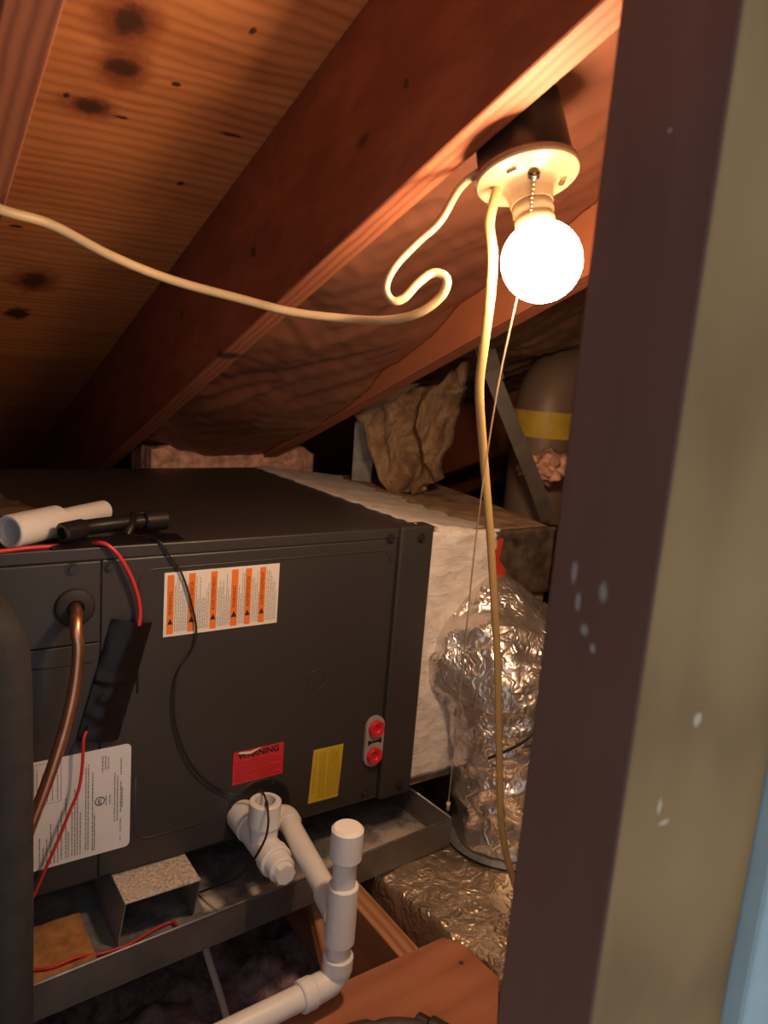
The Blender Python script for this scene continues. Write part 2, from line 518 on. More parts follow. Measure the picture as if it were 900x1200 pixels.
# plywood board in the bottom foreground
bm = bmesh.new()
prism(bm, [(-.78, -.282, -.0925), (-.122, -.278, -.0925), (-.104, -.300, -.0925), (-.098, -.385, -.0925), (-.150, -.44, -.0925), (-.16, -.70, -.0925), (-.78, -.70, -.0925)], (0, 0, .0125))
tag(link('plywood_board', bm, 'floor_plywood'), 'reddish plywood board across the joist in the bottom foreground', 'board')

# ------------------------------------------------------------------ insulation batts in the roof bays
def batt(name, x0, x1, y0, y1, zl, zr, label, mat, sag=.03, seed=0, amp=1.0):
    def f(u, v):
        y = y0 + (y1 - y0) * v
        x = x0 + (x1 - x0) * u
        z = zl(v) * (1 - u) + zr(v) * u - sag * math.sin(PI * u)
        z += amp * (.020 * nz((x, y, 0), 5, seed) + .012 * abs(nz((x + y * .6, y * .35, 0), 13, seed + 2)) + .0035 * nz((x - y, y, 0), 34, seed + 4))
        return Vector((x, y, z))
    o = link(name, sheet_solid(60, 150, lambda u, v: Vector((x0 + (x1 - x0) * u, y0 + (y1 - y0) * v, .19)), f), mat, None, True)
    o.location = (0, 0, .862); o.rotation_euler = ROT
    return tag(o, label, 'insulation', 'paper-faced batts between the rafters')
batt('insulation_batt', -.331, .035, -.62, .86, lambda v: .045, lambda v: .13 - .125 * min(1, v * 1.35), 'reddish paper-faced insulation batt in the bay behind the light bulb', 'kraft', .012, 1)
batt('insulation_batt',   .075, .847, -.62, .75, lambda v: .09, lambda v: .17, 'dark paper-faced insulation batt right of the second rafter behind the bulb', 'dark_kraft', .01, 5, 1.6)

# ------------------------------------------------------------------ air handler
H = .53; D = .718
ah = empty('air_handler', (-.6, .36, 0))
tag(ah, 'dark grey horizontal air handler cabinet covered in warning stickers', 'air handler')
PINV = Matrix.Translation((.6, -.36, 0))
def part(name, bm, mat, parent=None, smooth=False, angle=None, label=None):
    o = link(name, bm, mat, None, smooth, angle)
    o.parent = parent or ah
    if (parent or ah) is ah:
        o.matrix_parent_inverse = PINV
    if label: o['label'] = label
    return o
XL = -1.25
part('cabinet', BX((XL, .004, 0), (-.001, D, H), .004, 2), 'cabinet_paint')
part('top_lip', BX((XL, .0005, .512), (-.073, .006, H + .0006), .002, 2), 'cabinet_paint')
ap = part('access_panel', BX((-.5885, 0, .006), (-.0755, .008, .5115), .0025, 2), 'cabinet_paint')
sp = part('service_panel', BX((XL, -.003, .391), (-.5905, .006, .5115), .002, 2), 'cabinet_paint')
part('lower_panel', BX((XL, 0, .006), (-.5905, .008, .389), .002, 2), 'cabinet_paint')
cp = part('corner_post', BX((-.0735, -.008, .001), (0, .03, H + .004), .005, 3), 'cabinet_paint')
def loop_tube(bm, pts, r, seg=6):
    tube(bm, pts, r, seg, sub=1)
def arc(cx, cz, r, a0, a1, y, n=6):
    return [(cx + r * math.cos(math.radians(a0 + (a1 - a0) * k / n)), y, cz + r * math.sin(math.radians(a0 + (a1 - a0) * k / n))) for k in range(n + 1)]
# embossed bead of the access panel
bm = bmesh.new()
x0, x1, z0, z1, r = -.535, -.088, .052, .492, .022
pts = arc(x1 - r, z1 - r, r, 0, 90, 0) + arc(x0 + r, z1 - r, r, 90, 180, 0) + [(x0, 0, .30)]
loop_tube(bm, pts, .0016)
pts = [(x0, 0, .16)] + arc(x0 + r, z0 + r, r, 180, 270, 0) + [(-.41, 0, z0)]
loop_tube(bm, pts, .0014)
loop_tube(bm, arc(-.222, .048, .02, 200, 270, 0) + [(-.16, 0, .028)], .0014)
loop_tube(bm, arc(-.295, .062, .03, 20, 100, 0), .0014)
part('embossed_bead', bm, 'cabinet_paint', ap, True)
bm = bmesh.new()
loop_tube(bm, arc(-.222, .269, .0185, 0, 360, -.0001, 32), .0011)
part('knockout', bm, 'cabinet_paint', ap, True)
bm = bmesh.new(); loop_tube(bm, [(XL, 0, .361), (-.6, 0, .361)], .0016)
part('seam_bead', bm, 'cabinet_paint', None, True)
def screw(x, z, y, parent):
    bm = bmesh.new()
    cyl(bm, (x, y + .001, z), (x, y - .0015, z), .009, 20)
    cyl(bm, (x, y - .001, z), (x, y - .006, z), .0058, 6)
    part('screw', bm, 'steel_screw', parent, True, 40)
screw(-.629, .503, -.003, sp); screw(-.5775, .502, 0, ap); screw(-.092, .512, 0, ap)
screw(-.030, .512, -.008, cp); screw(-.028, .022, -.008, cp); screw(-.104, .020, 0, ap)
# grommet with hole where the copper line leaves
bm = bmesh.new()
lathe(bm, [(.010, .002), (.012, .007), (.024, .006), (.0275, .003), (.0275, 0), (.010, 0), (.010, .002)], 32)
bmesh.ops.transform(bm, matrix=Matrix.Translation((-.626, -.003, .447)) @ Matrix.Rotation(PI / 2, 4, 'X'), verts=bm.verts)
part('grommet', bm, 'black_rubber', sp, True, 50)
# drain opening: dark recessed disc with rim
bm = bmesh.new()
lathe(bm, [(0, .0005), (.052, .0005), (.056, .003), (.060, .0005), (.060, -.001)], 40)
bmesh.ops.transform(bm, matrix=Matrix.Translation((-.322, 0, .047)) @ Matrix.Rotation(PI / 2, 4, 'X'), verts=bm.verts)
part('drain_opening', bm, 'cabinet_seam', ap, True, 50)
# oval drain-port plate with two red plugs
bm = bmesh.new()
def stadium(cx, cz, w, h, y, n=14):
    rr = w / 2
    return [(cx + rr * math.cos(PI * k / n), y, cz + (h / 2 - rr) + rr * math.sin(PI * k / n)) for k in range(n + 1)] + \
           [(cx + rr * math.cos(PI + PI * k / n), y, cz - (h / 2 - rr) + rr * math.sin(PI + PI * k / n)) for k in range(n + 1)]
prism(bm, stadium(-.094, .126, .040, .100, 0.0), (0, -.006, 0))
dp = part('port_plate', bm, 'plug_grey', None, False, None, 'grey oval plate with two red plugs')
for dz in (.153, .099):
    bm = bmesh.new()
    lathe(bm, [(0, .004), (.006, .004), (.008, .007), (.0145, .008), (.016, .006), (.016, 0)], 28)
    bmesh.ops.transform(bm, matrix=Matrix.Translation((-.094, -.006, dz)) @ Matrix.Rotation(PI / 2, 4, 'X'), verts=bm.verts)
    part('port_plug', bm, 'plug_red', dp, True, 40, 'red port plug')
bm = bmesh.new()
prism(bm, [(-.109, -.006, .121), (-.100, -.006, .125), (-.088, -.006, .125), (-.079, -.006, .121), (-.079, -.006, .131), (-.088, -.006, .128), (-.100, -.006, .128), (-.109, -.006, .131)], (0, -.001, 0))
part('port_mark', bm, 'black_plastic', dp)

# ---- stickers
def sheet(x0, x1, z0, z1, y=-.0012, th=.0008, skew=0.0):
    bm = bmesh.new()
    prism(bm, [(x0, y, z0 + 0), (x1, y, z0), (x1, y, z1), (x0, y, z1)], (0, th, 0))
    return bm
def flat(bm, pts):
    bm.faces.new([bm.verts.new(p) for p in pts])
def rect(bm, x0, x1, z0, z1, y):
    flat(bm, [(x0, y, z0), (x1, y, z0), (x1, y, z1), (x0, y, z1)])
def fine_vertical(bm, x, z0, z1, th, y, rnd, dens=.86):
    z = z0
    while z < z1:
        L = rnd.uniform(.002, .007)
        rect(bm, x - th / 2, x + th / 2, z, min(z1, z + L), y)
        z += L + rnd.uniform(.0006, .0015)
def fine_horizontal(bm, z, x0, x1, th, y, rnd):
    x = x0
    while x < x1:
        L = rnd.uniform(.002, .007)
        rect(bm, x, min(x1, x + L), z - th / 2, z + th / 2, y)
        x += L + rnd.uniform(.0006, .0015)
def text(name, s, size, loc, vertical, mat, parent, shear=0, bold=0.0, align='LEFT'):
    cu = bpy.data.curves.new(name, 'FONT')
    cu.body = s; cu.size = size; cu.align_x = align; cu.align_y = 'CENTER'; cu.offset = bold; cu.shear = shear
    to = bpy.data.objects.new('tmp_text', cu)
    COL.objects.link(to)
    bpy.context.view_layer.update()
    me = bpy.data.meshes.new_from_object(to.evaluated_get(bpy.context.evaluated_depsgraph_get()))
    bpy.data.objects.remove(to); bpy.data.curves.remove(cu)
    R = Matrix.Rotation(PI / 2, 4, 'X')
    if vertical: R = R @ Matrix.Rotation(PI / 2, 4, 'Z')
    me.transform(Matrix.Translation(loc) @ R)
    me.materials.clear(); me.materials.append(MATS[mat])
    me.name = name
    o = bpy.data.objects.new(name, me)
    COL.objects.link(o); o.parent = parent
    return o
rnd = random.Random(3)
# orange and white sticker
lx0, lx1, lz0, lz1 = -.498, -.308, .384, .485
lab = part('warning_sticker', sheet(lx0, lx1, lz0, lz1), 'label_cream', None, label='white sticker with six upright orange bands')
W = lx1 - lx0; HH = lz1 - lz0
bands = [(.025, .08, 'WARNING'), (.20, .255, 'ADVERTENCIA'), (.385, .44, 'AVERTISSEMENT'), (.565, .625, 'WARNING'), (.69, .745, 'ADVERTENCIA'), (.82, .875, 'AVERTISSEMENT')]
fp = bmesh.new()
for i, (a, b, wd) in enumerate(bands):
    xa, xb = lx0 + a * W, lx0 + b * W
    bm = bmesh.new()
    prism(bm, [(xa, -.0012, lz0 + .004), (xb, -.0012, lz0 + .004), (xb, -.0012, lz1 - .004), (xa, -.0012, lz1 - .004)], (0, -.0002, 0))
    part('orange_band', bm, 'label_orange', lab)
    xm = (xa + xb) / 2
    text('band_word', wd, .0076, (xm, -.00155, lz0 + .034), True, 'print_black', lab)
    tris = bmesh.new(); flat(tris, [(xa + .001, -.00155, lz0 + .019), (xb - .001, -.00155, lz0 + .019), (xb - .001, -.00155, lz0 + .0195), (xm, -.00155, lz0 + .029), (xa + .001, -.00155, lz0 + .0195)])
    part('hazard_triangle', tris, 'print_black', lab)
    nxt = bands[i + 1][0] if i < 5 else .985
    n = int((nxt - b) * W / .0028)
    for k in range(n):
        x = xb + .0022 + k * .0028
        fine_vertical(fp, x, lz0 + .007, lz1 - rnd.choice((.01, .02, .03, .045)), .0009, -.00155, rnd)
o = part('fine_print', fp, 'print_grey', lab); o['kind'] = 'stuff'
# rating sticker
lx0, lx1, lz0, lz1 = -.683, -.5425, .048, .221
bm = bmesh.new()
rr = .008
pts = [(lx0, -.0012, lz0)] + [(lx1 - rr + rr * math.cos(a), -.0012, lz0 + rr + rr * math.sin(a)) for a in [-PI / 2 + PI / 2 * k / 5 for k in range(6)]] + \
      [(lx1 - rr + rr * math.cos(a), -.0012, lz1 - rr + rr * math.sin(a)) for a in [PI / 2 * k / 5 for k in range(6)]] + [(lx0, -.0012, lz1)]
prism(bm, pts, (0, .0008, 0))
lab = part('rating_sticker', bm, 'label_white', None, label='white rating sticker with upright columns of fine print')
fp = bmesh.new()
W = lx1 - lx0; HH = lz1 - lz0
cols = [(.07, .03, .30), (.105, .03, .2), (.14, .03, .28), (.18, .03, .41), (.215, .03, .22), (.25, .03, .38), (.285, .05, .5), (.33, .05, .62), (.355, .05, .3), (.39, .05, .48), (.42, .05, .68), (.445, .05, .66), (.475, .05, .45), (.53, .07, .86), (.555, .07, .88), (.60, .05, .80), (.62, .05, .4), (.70, .78, .93), (.73, .8, .93), (.76, .8, .92),
        (.74, .46, .55), (.78, .46, .55), (.83, .28, .75), (.86, .28, .72), (.895, .08, .12), (.895, .17, .3), (.895, .36, .66), (.895, .72, .88), (.91, .4, .6)]
for fx, a, b in cols:
    fine_vertical(fp, lx0 + fx * W, lz0 + a * HH, lz0 + b * HH, .0016, -.00155, rnd)
for a, b, c, d in ((.02, .28, .60, .97),):
    xa, xb, za, zb = lx0 + a * W, lx0 + b * W, lz0 + c * HH, lz0 + d * HH
    for q in ((xa, xb, za, za + .0006), (xa, xb, zb, zb + .0006), (xa, xa + .0006, za, zb), (xb, xb + .0006, za, zb)):
        rect(fp, *q, -.00155)
    for k in range(5):
        fine_vertical(fp, xa + .004 + k * .007, za + .004, zb - .006 - .008 * (k % 2), .0011, -.00155, rnd)
o = part('fine_print', fp, 'print_grey', lab); o['kind'] = 'stuff'
bm = bmesh.new()
loop_tube(bm, arc(lx0 + .675 * W, lz0 + .51 * HH, .0068, 0, 360, -.0013, 28), .0007)
part('ring_mark', bm, 'print_black', lab)
text('ring_letters', 'ETL', .0062, (lx0 + .675 * W, -.00165, lz0 + .51 * HH), True, 'print_black', lab, bold=.0002, align='CENTER')
# red sticker
lx0, lx1, lz0, lz1 = -.374, -.281, .106, .165
lab = part('red_sticker', sheet(lx0, lx1, lz0, lz1), 'label_red', None, label='red WARNING sticker with a torn top edge')
text('warning_word', 'WARNING', .0155, ((lx0 + lx1) / 2, -.00165, lz1 - .009), False, 'print_black', lab, bold=.0006, align='CENTER')
fp = bmesh.new()
for k in range(8):
    fine_horizontal(fp, lz1 - .020 - k * .0048, lx0 + .004, lx1 - (.004 if k % 3 else .02), .0010, -.00155, rnd)
o = part('fine_print', fp, 'print_dark_red', lab); o['kind'] = 'stuff'
bm = bmesh.new()
prism(bm, [(lx0 + .008, -.0016, lz1 - .003), (lx0 + .03, -.0016, lz1 - .0075), (lx0 + .045, -.0016, lz1 - .002), (lx0 + .05, -.0016, lz1 + .0005), (lx0 + .03, -.0016, lz1 - .003), (lx0 + .012, -.0016, lz1 - .0005)], (0, -.0008, 0))
part('torn_edge', bm, 'label_cream', lab)
# yellow sticker (set slightly askew)
bm = bmesh.new()
c = [(-.2255, -.0012, .032), (-.1635, -.0012, .031), (-.159, -.0012, .134), (-.2205, -.0012, .135)]
prism(bm, c, (0, .0008, 0))
lab = part('yellow_sticker', bm, 'label_yellow', None, label='upright yellow sticker of fine print')
fp = bmesh.new()
for k in range(15):
    x = -.2185 + k * .0038
    if k in (2, 7): continue
    fine_vertical(fp, x, .038 if k > 1 else .05, .128 - (.006 if k % 4 == 0 else 0) - (.02 if k in (0, 14) else 0), .0013, -.00155, rnd)
o = part('fine_print', fp, 'print_ochre', lab); o['kind'] = 'stuff'
# black tape patch over the wire joint
def tp(u, v):
    x = (-.574 * (1 - u) + -.516 * u) * (1 - v) + (-.623 * (1 - u) + -.564 * u) * v
    z = (.424 * (1 - u) + .411 * u) * (1 - v) + (.243 * (1 - u) + .233 * u) * v
    y = -.004 - .010 * math.sin(PI * min(1, max(0, u))) * (1 - .4 * v) - .004 * abs(nz((x, 0, z), 40, 2)) - (.004 if .45 < v < .52 else 0)
    return Vector((x, y, z))
o = part('tape_patch', sheet_solid(14, 30, tp, lambda u, v: tp(u, v) + Vector((0, .003, 0))), 'black_tape', None, True, 40, 'shiny black tape patch over a wire joint')

# ------------------------------------------------------------------ duct plenum to the right of the cabinet
pl = empty('duct_plenum', (.17, .33, 0))
tag(pl, 'tan duct plenum with white mastic joint beside the air handler', 'duct')
PLI = Matrix.Translation((-.17, -.33, 0))
def plp(name, bm, mat, smooth=False, angle=None, label=None):
    o = link(name, bm, mat, pl, smooth, angle); o.matrix_parent_inverse = PLI
    if label: o['label'] = label
    return o
bm = bmesh.new()
prism(bm, [(.001, .012, .0), (.325, .012, .0), (.40, .35, .0), (.45, .70, .0), (.001, .70, .0)], (0, 0, .508))
plp('plenum_box', bm, 'ductboard')
def edge_w(y):                      # how far the brushed mastic reaches over the top
    return .185 + .018 * nz((0, y, 0), 14) + .02 * nz((0, y, 3), 40)
def mt_top(u, v):
    y = .004 + .70 * v
    xa = -.03 + .008 * nz((0, y, 0), 26); xb = edge_w(y) + (.05 * (v) if v > .3 else .015)
    x = xa + (xb - xa) * u
    z = (.533 - max(0, u - .12) * .032) if u > .12 else .5335
    return Vector((x, y, z + .0025 * nz((x, y, 0), 35)))
plp('mastic_top', sheet_solid(26, 70, lambda u, v: mt_top(u, v) - Vector((0, 0, .02 if u > .2 else .003)), mt_top), 'mastic', True, None, 'brushed white mastic over the joint')
def mt_front(u, v):
    z = .515 * (1 - v) + .02 * v
    xb = .168 + .02 * nz((0, 0, z), 11) + .022 * nz((0, 0, z), 40) + (.04 if .15 < v < .5 else 0) * math.sin(PI * (v - .15) / .35)
    x = .002 + (xb - .002) * u
    y = .004 - .006 * u + .004 * nz((x, 0, z), 20) + .0025 * nz((x, 3, z), 70)
    return Vector((x, y, z))
plp('mastic_front', sheet_solid(24, 60, mt_front, lambda u, v: mt_front(u, v) + Vector((0, .02, 0))), 'mastic', True, None, 'brushed white mastic down the front')
def ff(u, v):
    x = .15 + .178 * u; z = .511 - .14 * v
    return Vector((x, .009 - .008 + .004 * nz((x, 0, z), 24) + .003 * nz((x, 1, z), 60), z))
plp('foil_flap', sheet_solid(30, 16, ff, lambda u, v: ff(u, v) + Vector((0, .012, 0))), 'scuffed_foil', True, None, 'dark scuffed facing at the plenum corner')
bm = bmesh.new()
prism(bm, [(.165, -.004, .495), (.178, -.004, .497), (.172, -.004, .455), (.186, -.004, .44), (.196, -.004, .425), (.17, -.004, .41), (.160, -.004, .43)], (0, .004, 0))
plp('red_mark', bm, 'red_tape', label='red marker stroke on the dark facing')

# foil-wrapped flex elbow in front of the plenum
def crinkle(co, t, a):
    d = .016 * nz(co, 9, 3) + .012 * (.5 - abs(nz((co.x, co.y, co.z * 1.6), 11, 8)) * 1.8) + .005 * (.5 - abs(nz(co, 26, 2)) * 1.8)
    return d
bm = bmesh.new()
tube(bm, [(.187, .06, .262), (.184, .0, .257), (.184, -.06, .225), (.184, -.085, .155), (.184, -.09, .05), (.184, -.092, -.08)], lambda t: .158 - .050 * min(1, t * 1.1), 120, sub=24, disp=crinkle)
fx = empty('foil_duct', (.17, -.09, -.09))
tag(fx, 'crinkled silver foil duct elbow dropping in front of the plenum', 'duct')
def fxp(name, bm, mat, smooth=True, label=None, angle=None):
    o = link(name, bm, mat, fx, smooth, angle); o.matrix_parent_inverse = Matrix.Translation((-.17, .09, .09))
    if label: o['label'] = label
    return o
fxp('foil_jacket', bm, 'foil')
bm = bmesh.new()
lathe(bm, [(.09, 0), (.122, 0), (.126, .004), (.122, .010), (.108, .014), (.100, .02)], 48)
bmesh.ops.transform(bm, matrix=Matrix.Translation((.184, -.092, -.094)), verts=bm.verts)
fxp('base_collar', bm, 'galvanised', True, None, 40)
bm = bmesh.new()
tube(bm, [(.055, -.155, .13), (.09, -.195, .17), (.13, -.21, .21), (.19, -.215, .26), (.25, -.19, .30)], .0028, 8)
fxp('tie_strap', bm, 'black_wire', True, 'thin dark strap around the foil')

# foil-faced duct box on the floor
rot = math.atan2(.033, .229)
def fb(u, v):
    p = Vector((-.118 + .34 * u, 0 - .42 * v, -.1005))
    p.z += .005 * nz(p, 14, 1) + .003 * (1 - 2 * abs(nz(p, 40, 4))) - .012 * max(0, abs(u - .0) < .02)
    p.x += .006 * nz((0, p.y, 0), 25)
    return p
bx = link('foil_duct_board', sheet_solid(44, 50, fb, lambda u, v: Vector((-.112 + .34 * u, -.42 * v, -.19))), 'foil_tan', None, True, 50)
bx.location = (0, -.03, 0); bx.rotation_euler = (0, 0, 0.10)
tag(bx, 'low foil-faced duct run on the floor beside the joist', 'duct')

# ------------------------------------------------------------------ drain pan
ang = math.atan2(.051, .76)
pan = empty('drain_pan', (.056, -.072, -.094), (0, 0, ang))
tag(pan, 'galvanised metal drain pan under the air handler', 'drain pan')
LX, LY, HT = 1.28, .86, .057
def panp(name, bm, mat, smooth=False, label=None):
    o = link(name, bm, mat, pan, smooth)
    if label: o['label'] = label
    return o
bm = BX((-LX, 0, 0), (0, LY, .0015))
o = panp('pan_base', bm, 'pan_bottom')
for lo, hi, ra, rb in (((-LX, -.0012, 0), (0, .0012, HT), (-LX, 0, HT), (0, 0, HT)), ((-.0012, 0, 0), (.0012, LY, HT), (0, 0, HT), (0, LY, HT)),
                       ((-LX, LY - .0012, 0), (0, LY + .0012, HT), (-LX, LY, HT), (0, LY, HT)), ((-LX - .0012, 0, 0), (-LX + .0012, LY, HT), (-LX, 0, HT), (-LX, LY, HT))):
    panp('pan_side', BX(lo, hi), 'pan_steel')
    bm = bmesh.new(); tube(bm, [ra, rb], .0022, 8, sub=1); panp('pan_rim', bm, 'galvanised', True)
bm = bmesh.new(); prism(bm, [(-.035, .003, .0016), (-.0015, .003, .0016), (-.0015, .035, .0016)], (0, 0, .0006))
bm2 = BX((-.022, -.0022, .006), (-.0005, -.0012, HT - .004)); panp('corner_fold', bm2, 'pan_steel'); bm.free()

# U-shaped support bracket between pan and cabinet
br = empty('support_bracket', (-.507, 0, -.092))
tag(br, 'bent steel support bracket between pan and air handler near rating sticker', 'bracket')
def brp(name, bm, mat, label=None):
    o = link(name, bm, mat, br); o.matrix_parent_inverse = Matrix.Translation((.507, 0, .092))
    if label: o['label'] = label
    return o
brp('bracket_top', BX((-.567, -.066, -.0045), (-.449, .10, -.0008), .0008), 'gritty_steel', 'grit-covered top plate')
bm = bmesh.new()
prism(bm, [(-.567, -.066, -.003), (-.567, .10, -.003), (-.572, .10, -.0915), (-.572, -.045, -.0915)], (.002, 0, 0))
brp('bracket_leg', bm, 'galvanised')
bm = bmesh.new()
prism(bm, [(-.451, -.066, -.003), (-.451, .10, -.003), (-.446, .10, -.0915), (-.446, -.03, -.0915)], (.002, 0, 0))
brp('bracket_leg', bm, 'galvanised')
brp('bracket_foot', BX((-.605, -.04, -.0922), (-.570, .09, -.0905)), 'galvanised')
brp('bracket_foot', BX((-.446, -.028, -.0922), (-.425, .09, -.0905)), 'galvanised')
def far_bracket(dx):
    b = br.copy(); COL.objects.link(b); b.location.x += dx
    for ch in list(br.children):
        c = ch.copy(); COL.objects.link(c); c.parent = b
    return b
# brown scrap lying in the pan
def sc(u, v):
    x = -.82 + .215 * u; y = -.075 + .125 * v + .006 * nz((u * 3, 0, 0), 3)
    return Vector((x, y, -.083 + .004 * nz((x, y, 0), 40, 3)))
o = link('wood_scrap', sheet_solid(20, 14, lambda u, v: Vector((sc(u, v).x, sc(u, v).y, -.0922)), sc), 'debris_wood', None, True, 50)
tag(o, 'flat brown rusty scrap lying in the drain pan', 'scrap')

# ------------------------------------------------------------------ PVC condensate drain
dr = empty('condensate_drain', (-.341, -.308, -.06))
tag(dr, 'white PVC condensate drain with open tee and capped standpipe', 'drain pipe')
def drp(name, bm, mat='white_pvc', label=None):
    o = link(name, bm, mat, dr, True, 40); o.matrix_parent_inverse = Matrix.Translation((.341, .308, .06))
    if label: o['label'] = label
    return o
TX, TZ = -.355, .045
bm = bmesh.new()
collar(bm, (TX, .01, TZ + .004), (TX, -.045, TZ + .002), .026)
collar(bm, (TX, -.03, TZ + .002), (TX, -.130, TZ - .002), .0235)
collar(bm, (TX, -.118, TZ - .002), (TX, -.138, TZ - .0025), .0265)
t_o = drp('tee_fitting', bm)
bm = bmesh.new()
collar(bm, (TX, -.088, TZ), (TX, -.088, TZ + .050), .0225)
collar(bm, (TX, -.088, TZ + .035), (TX, -.088, TZ + .077), .0255, r_in=.0165, depth=.03)
drp('tee_riser', bm)
bm = bmesh.new()
collar(bm, (TX, -.135, TZ - .0025), (TX, -.158, TZ - .004), .0215)
tmp = bmesh.new()
tube(bm, [(TX, -.155, TZ - .004), (TX, -.170, TZ - .0045)], .0165, 8, sub=1)
drp('cleanout_plug', bm); tmp.free()
SX, SY = -.341, -.308
bm = bmesh.new()
collar(bm, (TX + .02, -.055, TZ + .012), (-.318, -.052, .058), .0195)
tube(bm, [(-.325, -.052, .057), (-.305, -.050, .057), (-.298, -.056, .057), (-.300, -.075, .057)], .0195, 20, sub=4)
drp('side_elbow', bm)
bm = bmesh.new()
cyl(bm, (-.299, -.06, .057), (-.337, -.285, .058), .0168)
collar(bm, (-.331, -.250, .058), (SX + .001, -.30, .0585), .0208)
drp('cross_pipe', bm)
bm = bmesh.new(); cyl(bm, (SX, SY, -.03), (SX, SY, .175), .0165); drp('standpipe', bm)
bm = bmesh.new(); collar(bm, (SX, SY, .150), (SX, SY, .199), .0222, .0035); drp('standpipe_cap', bm)
bm = bmesh.new(); collar(bm, (SX, SY, .022), (SX, SY, .112), .0213, .002); drp('standpipe_tee', bm)
bm = bmesh.new()
collar(bm, (SX, SY, -.022), (SX, SY, .002), .0215, .002)
tube(bm, [(SX, SY, -.006), (SX, SY, -.026), (SX - .010, SY, -.037), (SX - .030, SY - .001, -.040), (SX - .045, SY - .002, -.040)], .0195, 20, sub=5)
collar(bm, (SX - .038, SY - .002, -.040), (SX - .060, SY - .003, -.040), .0215, .002)
drp('bottom_elbow', bm)
bm = bmesh.new(); cyl(bm, (SX - .05, SY - .0025, -.040), (SX - .42, SY - .018, -.043), .0168); drp('outlet_pipe', bm)

# thin pipe below the pan
bm = bmesh.new()
tube(bm, [(-.392, .035, -.170), (-.402, .02, -.178), (-.405, .008, -.20), (-.383, -.029, -.296), (-.376, -.05, -.36)], .0062, 12, sub=5)
tag(link('thin_pipe', bm, 'white_pvc', None, True), 'thin pale pipe slanting into the insulation below the drain pan', 'pipe')

# ------------------------------------------------------------------ refrigerant lines
bm = bmesh.new()
tube(bm, [(-.626, .01, .447), (-.628, -.02, .448), (-.633, -.045, .445), (-.636, -.058, .43), (-.634, -.06, .407), (-.638, -.06, .359), (-.647, -.06, .311), (-.660, -.06, .263), (-.677, -.06, .21), (-.700, -.06, .144), (-.722, -.062, .06), (-.74, -.065, -.03)], .0082, 14)
tag(link('copper_line', bm, 'copper', None, True), 'bare copper refrigerant line leaving a rubber grommet on the left', 'pipe')
bm = bmesh.new()
tube(bm, [(-.81, .002, .51), (-.795, -.07, .512), (-.775, -.125, .508), (-.752, -.16, .478), (-.743, -.168, .42), (-.743, -.17, .2), (-.744, -.17, 0), (-.746, -.17, -.25)], .032, 28)
tag(link('foam_pipe', bm, 'foam_insulation', None, True), 'thick black foam-covered refrigerant line at the left edge', 'pipe')

# ------------------------------------------------------------------ loose wires
def wire(name, pts, r, mat, label, cat='wire', r2=None, up=None, seg=10, sub=7):
    bm = bmesh.new(); tube(bm, pts, r, seg, r2, sub, up)
    return tag(link(name, bm, mat, None, True), label, cat)
wire('red_wire', [(-.86, -.001, .5335), (-.74, -.002, .5335), (-.719, .001, .5335), (-.687, .007, .534), (-.659, .014, .5325), (-.63, .018, .5310), (-.602, .012, .5325), (-.592, .000, .5370), (-.582, -.006, .534), (-.568, -.010, .519), (-.553, -.012, .492), (-.542, -.012, .462), (-.537, -.012, .435), (-.539, -.015, .412)], .0032, 'red_wire', 'red wire looping over the cabinet top edge into black tape')
wire('red_wire', [(-.612, -.016, .262), (-.617, -.02, .25), (-.618, -.02, .214), (-.623, -.02, .175), (-.635, -.02, .144), (-.649, -.02, .107), (-.667, -.02, .064), (-.686, -.02, .02), (-.707, -.022, -.012), (-.735, -.04, -.06), (-.745, -.05, -.082), (-.72, -.045, -.0865), (-.694, -.043, -.081), (-.667, -.053, -.079), (-.631, -.050, -.079), (-.6, -.049, -.087), (-.575, -.050, -.088), (-.555, -.05, -.088), (-.513, -.037, -.088), (-.484, -.033, -.088), (-.479, -.043, -.087), (-.478, -.054, -.086)], .0024, 'red_wire', 'red wire hanging from the tape patch into the drain pan')
wire('black_wire', [(-.515, .02, .5335), (-.507, -.002, .534), (-.491, -.005, .509), (-.474, -.006, .484), (-.46, -.006, .445), (-.448, -.006, .395), (-.452, -.006, .361), (-.473, -.006, .33), (-.48, -.006, .296), (-.476, -.006, .238), (-.454, -.006, .175), (-.424, -.006, .131), (-.386, -.006, .098), (-.350, -.03, .100), (-.352, -.065, .125), (-.354, -.09, .120), (-.355, -.09, .096)], .0016, 'black_wire', 'thin black wire trailing down the panel to the open tee')
wire('black_wire', [(-.354, -.088, .10), (-.356, -.092, .122), (-.362, -.108, .130), (-.369, -.127, .122), (-.370, -.131, .108), (-.375, -.132, .084), (-.385, -.112, .037), (-.397, -.078, -.011), (-.411, -.028, -.054), (-.419, .012, -.087)], .0018, 'black_wire', 'black wire curling out of the tee towards the bracket')

